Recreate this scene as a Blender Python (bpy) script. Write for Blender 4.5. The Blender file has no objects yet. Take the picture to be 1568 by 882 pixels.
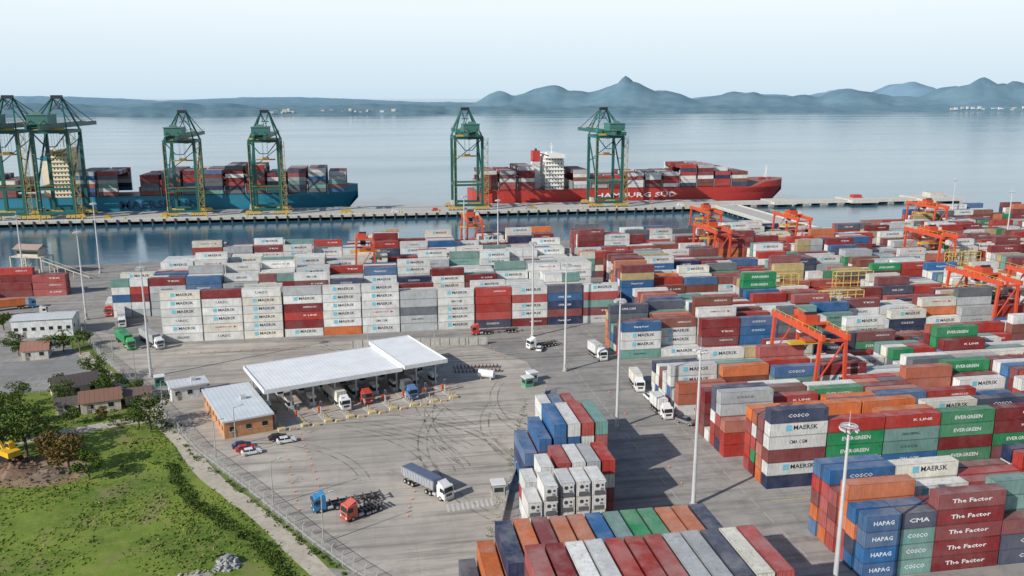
import bpy, math, random
from mathutils import Vector, Matrix, noise
R=random.Random(7)
sc=bpy.context.scene
rad=math.radians
# ---------------------------------------------------------------- materials
def new_mat(name):
    m=bpy.data.materials.new(name); m.use_nodes=True
    nt=m.node_tree; nt.nodes.clear()
    out=nt.nodes.new('ShaderNodeOutputMaterial'); p=nt.nodes.new('ShaderNodeBsdfPrincipled')
    nt.links.new(p.outputs[0],out.inputs[0])
    return m,nt,p
class NT:
    def __init__(s,nt): s.nt=nt
    def n(s,t,**k):
        o=s.nt.nodes.new(t)
        for a,b in k.items(): setattr(o,a,b)
        return o
    def l(s,a,b): s.nt.links.new(a,b)
    def put(s,inp,v):
        if hasattr(v,'is_output') or hasattr(v,'links'): s.l(v,inp)
        else: inp.default_value=v
    def math(s,op,a,b=0.0,c=None,clamp=False):
        o=s.n('ShaderNodeMath',operation=op); o.use_clamp=clamp
        s.put(o.inputs[0],a); s.put(o.inputs[1],b)
        if c is not None: s.put(o.inputs[2],c)
        return o.outputs[0]
    def mix(s,f,a,b,mode='MIX'):
        o=s.n('ShaderNodeMix',data_type='RGBA',blend_type=mode)
        s.put(o.inputs[0],f); s.put(o.inputs[6],a); s.put(o.inputs[7],b)
        return o.outputs[2]
    def noise(s,vec,scale,detail=4,rough=.55,dist=0):
        o=s.n('ShaderNodeTexNoise'); o.inputs['Scale'].default_value=scale
        o.inputs['Detail'].default_value=detail; o.inputs['Roughness'].default_value=rough
        o.inputs['Distortion'].default_value=dist
        if vec is not None: s.l(vec,o.inputs['Vector'])
        return o.outputs[0]
    def mapr(s,v,a,b,c,d):
        o=s.n('ShaderNodeMapRange'); s.l(v,o.inputs[0])
        for i,x in enumerate((a,b,c,d)): o.inputs[i+1].default_value=x
        return o.outputs[0]
    def pos(s): return s.n('ShaderNodeNewGeometry').outputs['Position']
    def mapping(s,vec,scale=(1,1,1),rot=(0,0,0)):
        o=s.n('ShaderNodeMapping'); s.l(vec,o.inputs[0]); o.inputs['Scale'].default_value=scale; o.inputs['Rotation'].default_value=rot
        return o.outputs[0]
    def bump(s,h,strength,dist,p):
        o=s.n('ShaderNodeBump'); o.inputs['Strength'].default_value=strength; o.inputs['Distance'].default_value=dist
        s.l(h,o.inputs['Height']); s.l(o.outputs[0],p.inputs['Normal'])
def col4(c): return (c[0],c[1],c[2],1)

def mat_container():
    m,nt,p=new_mat('container_steel'); N=NT(nt)
    a=N.n('ShaderNodeAttribute',attribute_name='Col')
    uv=N.n('ShaderNodeUVMap',uv_map='UVM').outputs[0]; un=N.n('ShaderNodeUVMap',uv_map='UVN').outputs[0]
    s1=N.n('ShaderNodeSeparateXYZ'); N.l(uv,s1.inputs[0]); s2=N.n('ShaderNodeSeparateXYZ'); N.l(un,s2.inputs[0])
    x=s1.outputs[0]; nx=s2.outputs[0]; ny=s2.outputs[1]; al=a.outputs['Alpha']
    pos=N.pos()
    d1=N.noise(pos,.35,5,.6); d2=N.noise(N.mapping(pos,(2.2,2.2,.35)),1.0,4,.6)
    dirt=N.math('MULTIPLY',N.mapr(d1,.3,.7,.78,1.06),N.mapr(d2,.3,.7,.82,1.05))
    ex=N.math('ABSOLUTE',N.math('SUBTRACT',nx,.5)); ey=N.math('ABSOLUTE',N.math('SUBTRACT',ny,.5))
    end=N.math('MULTIPLY',N.math('GREATER_THAN',al,.25),N.math('LESS_THAN',al,.75))
    fx=N.math('GREATER_THAN',ex,.488); fy=N.math('GREATER_THAN',ey,.46)
    fr=N.math('MAXIMUM',fx,fy)
    cor=N.math('SINE',N.math('MULTIPLY',x,2*math.pi/.30))
    corc=N.math('MULTIPLY',cor,3.0,clamp=True)
    ctint=N.mapr(corc,0,1,.86,1.0)
    rods=N.math('GREATER_THAN',N.math('SINE',N.math('MULTIPLY',nx,2*math.pi*4)),.88)
    rodtint=N.math('SUBTRACT',1.0,N.math('MULTIPLY',N.math('MULTIPLY',rods,end),.35))
    seam=N.math('LESS_THAN',N.math('ABSOLUTE',N.math('SUBTRACT',nx,.5)),.012)
    seamt=N.math('SUBTRACT',1.0,N.math('MULTIPLY',N.math('MULTIPLY',seam,end),.6))
    frt=N.math('SUBTRACT',1.0,N.math('MULTIPLY',fr,.35))
    k=N.math('MULTIPLY',N.math('MULTIPLY',dirt,ctint),N.math('MULTIPLY',N.math('MULTIPLY',rodtint,seamt),frt))
    cc=N.n('ShaderNodeVectorMath',operation='SCALE'); N.l(a.outputs['Color'],cc.inputs[0]); N.l(k,cc.inputs['Scale'])
    rn=N.noise(pos,1.1,7,.72); top=N.math('LESS_THAN',al,.25)
    rustm=N.math('MULTIPLY',N.mapr(rn,.53,.68,0,1),N.math('ADD',N.math('MULTIPLY',top,.3),.2))
    c=N.mix(rustm,cc.outputs[0],(.19,.11,.075,1))
    dust=N.math('MULTIPLY',N.mapr(N.noise(pos,.22,5,.65),.42,.62,0,1),N.math('ADD',N.math('MULTIPLY',top,.2),.07))
    c=N.mix(dust,c,(.45,.43,.40,1))
    N.l(c,p.inputs['Base Color']); p.inputs['Roughness'].default_value=.55; p.inputs['Specular IOR Level'].default_value=.3
    hh=N.math('MULTIPLY',corc,N.math('SUBTRACT',1.0,fr))
    N.bump(hh,.5,.04,p)
    return m
def mat_paint(name,rough=.45,metal=0,dirt=.12):
    m,nt,p=new_mat(name); N=NT(nt)
    a=N.n('ShaderNodeAttribute',attribute_name='Col'); pos=N.pos()
    d=N.math('MULTIPLY',N.mapr(N.noise(pos,.8,5,.65),.3,.7,1-dirt,1+dirt*.5),N.mapr(N.noise(N.mapping(pos,(3,3,.4)),1.2,3),.3,.7,1-dirt,1.03))
    cc=N.n('ShaderNodeVectorMath',operation='SCALE'); N.l(a.outputs['Color'],cc.inputs[0]); N.l(d,cc.inputs['Scale'])
    N.l(cc.outputs[0],p.inputs['Base Color']); p.inputs['Roughness'].default_value=rough; p.inputs['Metallic'].default_value=metal
    return m
def mat_glass():
    m,nt,p=new_mat('dark_glass'); p.inputs['Base Color'].default_value=(.02,.03,.035,1); p.inputs['Roughness'].default_value=.08
    return m
def mat_leaf():
    m,nt,p=new_mat('foliage'); N=NT(nt); a=N.n('ShaderNodeAttribute',attribute_name='Col')
    c=N.mix(N.mapr(N.noise(N.pos(),.9,3),.35,.65,0,.4),a.outputs['Color'],(.11,.13,.02,1))
    N.l(c,p.inputs['Base Color']); p.inputs['Roughness'].default_value=.7; p.inputs['Specular IOR Level'].default_value=.15
    return m
def mat_roof():
    m,nt,p=new_mat('ribbed_metal_roof'); N=NT(nt); a=N.n('ShaderNodeAttribute',attribute_name='Col')
    uv=N.n('ShaderNodeUVMap',uv_map='UVM').outputs[0]; s=N.n('ShaderNodeSeparateXYZ'); N.l(uv,s.inputs[0])
    w=N.math('SINE',N.math('MULTIPLY',s.outputs[0],2*math.pi/1.0)); w2=N.mapr(w,.8,1,0,1)
    d=N.mapr(N.noise(N.pos(),.25,5),.3,.7,.88,1.03)
    k=N.math('MULTIPLY',d,N.mapr(w2,0,1,1,.80))
    cc=N.n('ShaderNodeVectorMath',operation='SCALE'); N.l(a.outputs['Color'],cc.inputs[0]); N.l(k,cc.inputs['Scale'])
    N.l(cc.outputs[0],p.inputs['Base Color']); p.inputs['Roughness'].default_value=.4
    N.bump(w2,.5,.05,p); return m
def mat_ground(name,c1,c2,c3,sc1=.03,sc2=.4,tracks=0.0,bump=.2,c4=None):
    m,nt,p=new_mat(name); N=NT(nt); pos=N.pos()
    a=N.noise(pos,sc1,6,.6,.4); b=N.noise(pos,sc2,6,.7)
    c=N.mix(N.mapr(a,.38,.62,0,1),col4(c1),col4(c2)); c=N.mix(N.mapr(b,.45,.7,0,.75),c,col4(c3))
    if c4: c=N.mix(N.mapr(N.noise(N.mapping(pos,(1,1,1),(0,0,.5)),sc1*1.9,5,.65,.6),.55,.66,0,.85),c,col4(c4))
    if tracks:
        for rot,scx in ((.0,.5),(1.2,.35),(.35,.6),(1.57,.45)):
            w=N.noise(N.mapping(pos,(scx*.05,scx,1),(0,0,rot)),1.0,5,.6,.25)
            c=N.mix(N.mapr(w,.54,.70,0,tracks),c,(.06,.056,.053,1))
        v=N.n('ShaderNodeTexVoronoi'); v.inputs['Scale'].default_value=.09; N.l(pos,v.inputs['Vector'])
        st=N.mapr(v.outputs['Distance'],.0,.2,.6,0)
        c=N.mix(N.math('MULTIPLY',st,N.mapr(N.noise(pos,.9,4),.4,.6,0,1)),c,(.05,.047,.045,1))
        br=N.n('ShaderNodeTexBrick'); br.inputs['Scale'].default_value=1; br.inputs['Brick Width'].default_value=14; br.inputs['Row Height'].default_value=9
        br.inputs['Mortar Size'].default_value=.06; br.inputs['Color1'].default_value=(.80,.80,.80,1); br.inputs['Color2'].default_value=(1.08,1.07,1.05,1); br.inputs['Mortar'].default_value=(.62,.62,.62,1)
        N.l(pos,br.inputs['Vector']); c=N.mix(.4,c,N.mix(1.0,c,br.outputs[0],'MULTIPLY'))
    N.l(c,p.inputs['Base Color']); p.inputs['Roughness'].default_value=.9; p.inputs['Specular IOR Level'].default_value=.2
    N.bump(N.noise(pos,3,4),bump,.05,p); return m
def mat_water():
    m,nt,p=new_mat('sea_water'); N=NT(nt); pos=N.pos()
    big=N.noise(N.mapping(pos,(.0009,.005,1),(0,0,.12)),1.0,5,.6,.6)
    c=N.mix(N.mapr(big,.35,.65,0,1),(.025,.095,.15,1),(.05,.14,.20,1))
    N.l(c,p.inputs['Base Color'])
    N.l(N.mapr(big,.3,.7,.04,.18),p.inputs['Roughness']); p.inputs['IOR'].default_value=1.33
    h=N.math('ADD',N.noise(N.mapping(pos,(.35,.6,1)),1.0,4,.6),N.math('MULTIPLY',N.noise(N.mapping(pos,(.05,.12,1)),1.0,3),1.5))
    N.bump(h,.14,.4,p); return m
def mat_hill():
    m,nt,p=new_mat('hazy_forest_hills'); N=NT(nt); pos=N.pos()
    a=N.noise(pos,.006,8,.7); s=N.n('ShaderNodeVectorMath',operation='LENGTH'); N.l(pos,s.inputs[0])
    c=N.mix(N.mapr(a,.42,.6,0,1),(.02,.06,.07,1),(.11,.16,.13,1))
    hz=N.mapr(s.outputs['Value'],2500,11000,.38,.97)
    c=N.mix(hz,c,(.20,.33,.43,1))  # aerial haze painted into the hill colour, stronger with distance
    N.l(c,p.inputs['Base Color']); p.inputs['Roughness'].default_value=1; p.inputs['Specular IOR Level'].default_value=0
    return m
def mat_fence():
    m,nt,p=new_mat('chain_link'); p.inputs['Base Color'].default_value=(.3,.31,.3,1)
    p.inputs['Alpha'].default_value=.2; p.inputs['Roughness'].default_value=.6
    return m
def mat_tyre():
    m,nt,p=new_mat('tyre_rubber_marks'); N=NT(nt); p.inputs['Base Color'].default_value=(.05,.047,.045,1); p.inputs['Roughness'].default_value=.9
    N.l(N.mapr(N.noise(N.pos(),.35,4),.4,.65,.04,.42),p.inputs['Alpha']); return m
M={'cont':mat_container(),'paint':mat_paint('weathered_paint'),'glass':mat_glass(),'leaf':mat_leaf(),'roof':mat_roof(),
 'conc':mat_paint('concrete',.9,0,.22),'metal':mat_paint('galvanised_steel',.4,.3,.1),'hull':mat_paint('hull_paint',.5,0,.14),'fence':mat_fence(),'tyre':mat_tyre()}
MK=list(M)
# ---------------------------------------------------------------- mesh builder
class MB:
    def __init__(s): s.v=[];s.f=[];s.m=[];s.c=[];s.uv=[];s.un=[]
    def face(s,pts,col,mat='paint',al=1.0,uv=None,un=None):
        i=len(s.v); n=len(pts); s.v+=[tuple(p) for p in pts]; s.f.append(tuple(range(i,i+n)))
        s.m.append(MK.index(mat)); s.c.append((col[0],col[1],col[2],al))
        s.uv+= uv if uv else [(0.,0.)]*n; s.un+= un if un else [(0.5,0.5)]*n
    def mesh(s,verts,faces,col,mat='paint',al=1.0):
        i=len(s.v); s.v+=verts
        for f in faces:
            s.f.append(tuple(i+k for k in f)); s.m.append(MK.index(mat)); s.c.append((*col[:3],al))
            s.uv+=[(0.,0.)]*len(f); s.un+=[(.5,.5)]*len(f)
    def hexa(s,b,t,col,mat='paint'):
        s.mesh([tuple(p) for p in b]+[tuple(p) for p in t],[(3,2,1,0),(4,5,6,7),(0,1,5,4),(1,2,6,5),(2,3,7,6),(3,0,4,7)],col,mat)
    def box(s,x0,x1,y0,y1,z0,z1,col,mat='paint'):
        s.hexa([(x0,y0,z0),(x1,y0,z0),(x1,y1,z0),(x0,y1,z0)],[(x0,y0,z1),(x1,y0,z1),(x1,y1,z1),(x0,y1,z1)],col,mat)
    def beam(s,p,q,w,col,mat='paint',h=None):
        p=Vector(p);q=Vector(q);d=q-p
        if d.length<1e-4:return
        d.normalize(); up=Vector((0,0,1)) if abs(d.z)<.95 else Vector((0,1,0))
        a=d.cross(up).normalized()*(w/2); b=a.normalized().cross(d).normalized()*((h or w)/2)
        s.hexa([p-a-b,p+a-b,p+a+b,p-a+b],[q-a-b,q+a-b,q+a+b,q-a+b],col,mat)
    def cyl(s,p,q,r0,r1,col,mat='paint',n=10):
        p=Vector(p);q=Vector(q);d=(q-p).normalized(); up=Vector((0,0,1)) if abs(d.z)<.95 else Vector((0,1,0))
        a=d.cross(up).normalized(); b=d.cross(a).normalized(); vs=[]
        for c0,r in((p,r0),(q,r1)):
            for i in range(n):
                t=2*math.pi*i/n; vs.append(tuple(c0+a*math.cos(t)*r+b*math.sin(t)*r))
        fs=[(i,(i+1)%n,n+(i+1)%n,n+i) for i in range(n)]+[tuple(range(n-1,-1,-1)),tuple(range(n,2*n))]
        s.mesh(vs,fs,col,mat)
    def prism(s,prof,y0,y1,col,mat='paint'):
        n=len(prof); vs=[(x,y0,z) for x,z in prof]+[(x,y1,z) for x,z in prof]
        fs=[tuple(range(n)),tuple(range(2*n-1,n-1,-1))]+[(i,n+i,n+(i+1)%n,(i+1)%n) for i in range(n)]
        s.mesh(vs,fs,col,mat)
    def data(s,name):
        me=bpy.data.meshes.new(name); me.from_pydata(s.v,[],s.f)
        used=sorted(set(s.m)); 
        for u in used: me.materials.append(M[MK[u]])
        mp={u:i for i,u in enumerate(used)}
        me.polygons.foreach_set('material_index',[mp[k] for k in s.m])
        ca=me.color_attributes.new('Col','FLOAT_COLOR','CORNER'); buf=[]
        for f,c in zip(s.f,s.c): buf+=list(c)*len(f)
        ca.data.foreach_set('color',buf)
        u1=me.uv_layers.new(name='UVM'); u1.data.foreach_set('uv',[k for t in s.uv for k in t])
        u2=me.uv_layers.new(name='UVN'); u2.data.foreach_set('uv',[k for t in s.un for k in t])
        me.update(); return me
    def obj(s,name,loc=(0,0,0),rz=0,sc_=1):
        return place(s.data(name),name,loc,rz,sc_)
def place(me,name,loc=(0,0,0),rz=0,sc_=1):
    o=bpy.data.objects.new(name,me); bpy.context.collection.objects.link(o)
    o.location=loc; o.rotation_euler=(0,0,rz)
    o.scale=(sc_,sc_,sc_) if isinstance(sc_,(int,float)) else sc_
    return o
# ---------------------------------------------------------------- lettering
_g={}
def glyphs(txt):
    if txt in _g: return _g[txt]
    cu=bpy.data.curves.new('t','FONT'); cu.body=txt; cu.resolution_u=1; cu.offset=.02
    o=bpy.data.objects.new('t',cu); bpy.context.collection.objects.link(o)
    dg=bpy.context.evaluated_depsgraph_get(); me=o.evaluated_get(dg).to_mesh()
    vs=[tuple(v.co) for v in me.vertices]; fs=[tuple(p.vertices) for p in me.polygons]
    o.evaluated_get(dg).to_mesh_clear(); bpy.data.objects.remove(o); bpy.data.curves.remove(cu)
    x0=min(v[0] for v in vs);x1=max(v[0] for v in vs);y0=min(v[1] for v in vs);y1=max(v[1] for v in vs)
    vs=[((v[0]-x0)/(x1-x0),(v[1]-y0)/(y1-y0)) for v in vs]
    _g[txt]=(vs,fs); return _g[txt]
def text_front(B,txt,x,y,z,w,h,col,mat='paint'):
    vs,fs=glyphs(txt); B.mesh([(x+a*w,y,z+b*h) for a,b in vs],fs,col,mat)
# ---------------------------------------------------------------- containers
PAL={'w':(.80,.80,.77),'g':(.50,.53,.54),'m':(.24,.028,.032),'r':(.46,.045,.035),'o':(.70,.18,.05),'b':(.03,.14,.34),
 'n':(.022,.038,.10),'e':(.015,.27,.10),'t':(.18,.36,.32),'k':(.24,.07,.045),'y':(.55,.42,.2),'s':(.14,.16,.18),'c':(.50,.15,.09)}
CH=2.75; CW=2.44
def cbox(B,x,y,z,L,axis,key,logo=False,brand=None):
    base=PAL[key]; k=R.uniform(.84,1.1); c=tuple(min(.88,v*k) for v in base)
    if key=='w':
        t=R.random(); c=tuple(v*f for v,f in zip(c,(1,1,1) if t<.6 else (.96,.98,1) if t<.8 else (.97,.93,.84)))
    elif R.random()<.5:   # sun-faded paint
        f=R.uniform(.05,.24); c=tuple(v*(1-f)+.35*f for v in c)
    lx,ly=(L,CW) if axis=='x' else (CW,L)
    x1=x+lx;y1=y+ly;z1=z+CH-.05
    sd=1.0;en=.5
    a1,a2=(sd,en) if axis=='x' else (en,sd)
    U=lambda w,h:[(0,0),(w,0),(w,h),(0,h)]
    Q=[(0,0),(1,0),(1,1),(0,1)]
    B.face([(x,y,z),(x1,y,z),(x1,y,z1),(x,y,z1)],c,'cont',a1,U(lx,CH),Q)
    B.face([(x1,y1,z),(x,y1,z),(x,y1,z1),(x1,y1,z1)],c,'cont',a1,U(lx,CH),Q)
    B.face([(x,y1,z),(x,y,z),(x,y,z1),(x,y1,z1)],c,'cont',a2,U(ly,CH),Q)
    B.face([(x1,y,z),(x1,y1,z),(x1,y1,z1),(x1,y,z1)],c,'cont',a2,U(ly,CH),Q)
    if axis=='x': B.face([(x,y,z1),(x1,y,z1),(x1,y1,z1),(x,y1,z1)],c,'cont',0,U(lx,ly),Q)
    else: B.face([(x1,y,z1),(x1,y1,z1),(x,y1,z1),(x,y,z1)],c,'cont',0,U(ly,lx),Q)
    if logo and axis=='x':
        yy=y-.012; blk=(.03,.035,.05); wht=(.75,.75,.75)
        if brand: text_front(B,brand,x+L*.2,yy,z+CH*.38,L*.6,.75,wht)
        elif key in 'w':
            t=R.random()
            if t<.74:
                xx=x+L*.27; zz=z+CH*.40
                B.face([(xx,yy,zz-.1),(xx+1.25,yy,zz-.1),(xx+1.25,yy,zz+1.15),(xx,yy,zz+1.15)],(.18,.5,.62))
                text_front(B,'MAERSK',xx+1.6,yy,zz+.1,5.2,.95,blk)
            elif t<.88: 
                text_front(B,'HAMBURG SUD',x+L*.3,yy,z+CH*.5,5,.5,(.35,.05,.04))
                B.face([(x+L*.76,yy,z+CH*.45),(x+L*.84,yy,z+CH*.55),(x+L*.76,yy,z+CH*.75)],(.6,.03,.02))
            else: text_front(B,R.choice(['CMA CGM','UASC','SEALAND']),x+L*.35,yy,z+CH*.38,3.8,.8,blk)
        elif key=='e': text_front(B,'EVERGREEN',x+L*.25,yy,z+CH*.35,6.2,.8,wht)
        elif key in 'mrk' and R.random()<.5: text_front(B,R.choice(['HAMBURG SUD','HAMBURG SUD','HAMBURG SUD','K LINE','TEX']),x+L*.5,yy,z+CH*.48,4.2,.5,wht)
        elif key in 'bn' and R.random()<.6: text_front(B,R.choice(['CMA CGM','Hapag-Lloyd','COSCO']),x+L*.3,yy,z+CH*.4,4.4,.7,wht)
        elif key in 'tg' and R.random()<.5: text_front(B,R.choice(['COSCO','CHINA SHIPPING']),x+L*.3,yy,z+CH*.4,4,.6,blk)
        B.face([(x+L*.93,yy,z+CH*.6),(x+L*.97,yy,z+CH*.6),(x+L*.97,yy,z+CH*.85),(x+L*.93,yy,z+CH*.85)],tuple(v*.75 for v in c))
def reefer_end(B,x,y,z):
    yy=y-.03
    B.box(x+.22,x+2.2,yy,y,z+.95,z+2.45,(.62,.62,.6))
    B.box(x+.3,x+2.1,yy-.02,yy,z+.15,z+.85,(.12,.12,.13))
    for cx,cz,r in((x+.85,z+1.85,.36),(x+1.75,z+1.9,.22)):
        B.cyl((cx,yy-.03,cz),(cx,yy,cz),r,r,(.06,.06,.07),n=12)
    B.box(x+1.4,x+1.9,yy-.05,yy,z+1.05,z+1.4,(.2,.2,.22))
MIXA='wwwwwwwwwwwwgrmmbnt'; MIXB='wwwwwwwwgmmmmrrrrkkbbnnetoscgy'; MIXC='wwwwmmmrrrrkkcbbneoogst'
def block(name,x0,y0,nc,nr,hs,mix,ov=None,run=.45,pitch=12.5):
    B=MB(); H=[[0]*nc for _ in range(nr)]
    for c in range(nc):
        b=R.choice(hs)
        for r in range(nr):
            H[r][c]=max(0,min(6,b+R.choice([0,0,0,-1,0,-1,1]) if R.random()<.9 else R.choice([1,2,3])))
            if ov and (c,r) in ov: H[r][c]=len(ov[(c,r)][0])
    for r in range(nr):
        for c in range(nc):
            key=R.choice(mix); x=x0+c*pitch+R.uniform(-.15,.15); two=(R.random()<.07 and not(ov and (c,r) in ov))
            for k in range(H[r][c]):
                if R.random()>run: key=R.choice(mix)
                o=ov.get((c,r)) if ov else None
                kk=o[0][k] if o else key
                vis = (r==0) or (k>=H[r-1][c])
                br=o[2] if (o and o[1]=='L') else None
                if o and o[1]=='20':
                    cbox(B,x,y0+r*2.85,k*CH,6.06,'x',kk,logo=vis,brand={'b':'HAPAG'}.get(kk)) 
                    cbox(B,x+6.25,y0+r*2.85,k*CH,6.06,'x',o[2][k],logo=vis,brand={'t':'COSCO','n':'CMA'}.get(o[2][k]))
                elif two:
                    cbox(B,x,y0+r*2.85,k*CH,6.06,'x',kk); cbox(B,x+6.2,y0+r*2.85,k*CH,6.06,'x',R.choice(mix))
                else:
                    cbox(B,x+R.uniform(-.07,.07),y0+r*2.85+R.uniform(-.05,.05),k*CH,12.19,'x',kk,logo=vis,brand=br)
    return B.obj(name)
N_='shipping_container_stack'
ovA={(0,0):('wwwwww','',''),(1,0):('wwwwwm','',''),(2,0):('wwwwww','',''),(3,0):('wmrmwg','',''),(4,0):('owwwww','',''),(5,0):('wwwwww','',''),
 (6,0):('ggsgg','',''),(7,0):('wwwww','',''),(8,0):('nrrrr','',''),(9,0):('mwwrw','',''),(10,0):('nmnbn','',''),(11,0):('wmtrw','','')}
block(N_,-64,275,12,5,[5,5,4,6],MIXA,ovA)
block(N_,-88,311,14,6,[5,5,4,5],MIXA)
block(N_,-78,342,13,6,[4,5,5,4],MIXA)
block(N_,-72,374,12,6,[4,5,4],MIXA+'rmm')
block(N_,-8,402,8,5,[3,4],MIXB)
ovB1={(0,0):('nwmwwn','',''),(1,0):('bweer','',''),(2,0):('wbttr','',''),(3,0):('memee','',''),(4,0):('rmemm','',''),(5,0):('wrrwr','','')}
ovB0={(0,0):('bbbb','20','tttn'),(0,1):('bnob','20','nwtb'),(1,0):('mmmmm','L','The Factor'),(1,1):('rmmm','',''),(0,3):('rrmr','',''),(0,4):('orrrb','',''),(0,5):('bomrb','',''),
 (2,0):('nnm','',''),(1,3):('wwww','',''),(1,4):('wwwww','','')}
def ncol(t,s0): return max(2,int((t*.885+35-s0)/12.5)+1)
block(N_,77,112,5,6,[4,5],MIXC,ovB0)
block(N_,77,145,ncol(150,77),4,[5,5,4],MIXC,ovB1)
block(N_,75,161,ncol(170,75),6,[5,4,4],MIXC+'ww')
block(N_,74,186,ncol(195,74),7,[5,4,4,3],MIXB+'wwww')
block(N_,112,212,ncol(220,112),3,[3,4],MIXB+'ww')
block(N_,74,233,ncol(240,74),6,[4,5,4],MIXB+'wwww')
block(N_,92,262,ncol(270,92),6,[4,3,5],MIXB+'www')
block(N_,92,291,ncol(300,92),6,[4,5,3],MIXB+'ww')
block(N_,98,320,ncol(330,98),6,[4,4,5],MIXB+'w')
block(N_,92,349,ncol(360,92),6,[4,4,5,3],MIXB)
block(N_,98,378,ncol(388,98),6,[4,3,5],MIXB)
block(N_,105,407,ncol(415,105),5,[3,3,4],MIXB)
block(N_,305,428,8,4,[5,5,4],MIXB)
block(N_,-141,352,2,2,[2,3],'mmmkr')
block(N_,-175,345,2,4,[2,3],'okbm')
def rows_y(name,x0,cols,y0,L,pw=2.8,reef=False):
    B=MB()
    for i,st in enumerate(cols):
        for k,key in enumerate(st):
            cbox(B,x0+i*pw+R.uniform(-.03,.03),y0+R.uniform(-.1,.1),k*CH,L,'y',key)
            if reef: reefer_end(B,x0+i*pw,y0-.1,k*CH)
    return B.obj(name)
rows_y(N_,12.2,['onn','noko'],103.2,12.19)
rows_y(N_,17.8,['osnon','orsso','mbrrm','mwnoo','kgooo','mrosb','rwbnt','rngoe','mrbbe','rwnoo','kroso','onbnn'],103.8,12.19)
rows_y(N_,20,['rrmmmr','mrbrrm','brrrrw','wwnoww','rmrrrr','rwbnwr','rwrmwr','wnwewg','mwmmwg','wwgwwn','wwwwww','rmrmmr'],91.2,12.19)
rows_y(N_,32,['wwww','wwww','wwww'],132.3,6.06,reef=True)
rows_y(N_,26,['www','wwww'],131.5,6.06,reef=True)
rows_y(N_,27,['wrw','wwww'],139.2,6.06)
rows_y(N_,33.2,['bwrr','mrrw','rwwg','rmwr'],140.2,8.6)
rows_y(N_,35.2,['bnbbb','wnbbw','rmtwr','mkwrt'],152,12.19)
rows_y(N_,29.4,['bnb','rbmb'],152,12.19)
rows_y(N_,36.5,['rmww','mkwb','mrtr'],165,12.19)
# ---------------------------------------------------------------- ground sheets
def sheet(name,pts,z,mat,depth=0):
    me=bpy.data.meshes.new(name); n=len(pts)
    vs=[(x,y,z) for x,y in pts]; fs=[tuple(range(n))]
    if depth:
        vs+=[(x,y,z-depth) for x,y in pts]; fs+=[(i,n+i,n+(i+1)%n,(i+1)%n) for i in range(n)]
    me.from_pydata(vs,[],fs); me.materials.append(mat); me.update()
    return place(me,name)
def strip(name,pts,w,z,mat):
    L=[];Rr=[]
    for i,p in enumerate(pts):
        a=Vector(pts[max(0,i-1)]);b=Vector(pts[min(len(pts)-1,i+1)]); d=(b-a).normalized(); n=Vector((-d.y,d.x))*w/2*R.uniform(.85,1.15)
        L.append((p[0]+n.x,p[1]+n.y,z)); Rr.append((p[0]-n.x,p[1]-n.y,z))
    me=bpy.data.meshes.new(name); k=len(pts)
    me.from_pydata(Rr+L,[],[(i,i+1,k+i+1,k+i) for i in range(k-1)]); me.materials.append(mat); me.update(); return place(me,name)
def smooth(pts,n=5):
    out=[]
    for i in range(len(pts)-1):
        p0=Vector(pts[max(0,i-1)]);p1=Vector(pts[i]);p2=Vector(pts[i+1]);p3=Vector(pts[min(len(pts)-1,i+2)])
        for k in range(n):
            t=k/n; q=.5*((2*p1)+(-p0+p2)*t+(2*p0-5*p1+4*p2-p3)*t*t+(-p0+3*p1-3*p2+p3)*t**3); out.append((q.x,q.y))
    out.append(pts[-1]); return out
g_asph=mat_ground('yard_asphalt',(.26,.25,.235),(.36,.34,.315),(.19,.185,.175),.02,.25,.34)
g_lot=mat_ground('gate_lot_pavement',(.39,.355,.31),(.49,.445,.39),(.31,.285,.255),.03,.2,.38)
g_grass=mat_ground('grass',(.075,.135,.02),(.17,.235,.035),(.24,.25,.07),.05,.45,0,.9,(.22,.19,.09))
g_verge=mat_ground('verge_grass',(.08,.14,.02),(.15,.19,.05),(.22,.20,.10),.08,.7,0,.9)
g_dirt=mat_ground('dirt_path',(.42,.37,.31),(.50,.45,.38),(.26,.24,.16),.15,.8)
g_dirt2=mat_ground('dirt_soil',(.26,.17,.11),(.34,.25,.17),(.15,.11,.06),.15,.6)
g_park=mat_ground('parking_pavement',(.24,.24,.235),(.30,.295,.285),(.19,.19,.18),.05,.4,.2)
sheet('sea_water',[(-90000,-90000),(90000,-90000),(90000,90000),(-90000,90000)],-3,mat_water())
sheet('ground',[(-900,-600),(900,-600),(900,450),(130,446),(-60,440),(-105,418),(-900,416)],0,g_asph,6)
sheet('gate_lot',[(-96,298),(-79,262),(-56,221),(-38,184),(-25,163),(-12,141),(-4,129),(12,112),(18,124),(23,141),(27,155),(33,172),(39,189),(46,209),(46,235),(30,262),(-20,268),(-60,272)],.004,g_lot)
sheet('grass_field',[(-400,-100),(-2,100),(-9,131),(-20,151),(-32,170),(-43,193),(-58,222),(-77,253),(-96,290),(-105,284),(-400,284)],.006,g_grass)
sheet('verge',[(-9,131),(-4,129),(-12,141),(-25,163),(-38,184),(-56,221),(-79,262),(-97,300),(-100,296),(-77,253),(-58,222),(-43,193),(-32,170),(-20,151)],.010,g_verge)
sheet('parking_lot',[(-240,230),(-98,232),(-74,233),(-70,238),(-80,258),(-97,284),(-240,284)],.012,g_park)
pathpts=[(-86,268),(-78,253),(-59,222),(-44,193),(-33,170),(-21,151),(-9,129),(2,108)]
strip('dirt_path',smooth(pathpts),3.4,.016,g_dirt)
strip('dirt_road',smooth([(-140,188),(-92,194),(-72,200),(-56,206),(-50,204)]),4.5,.020,g_dirt)
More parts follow.
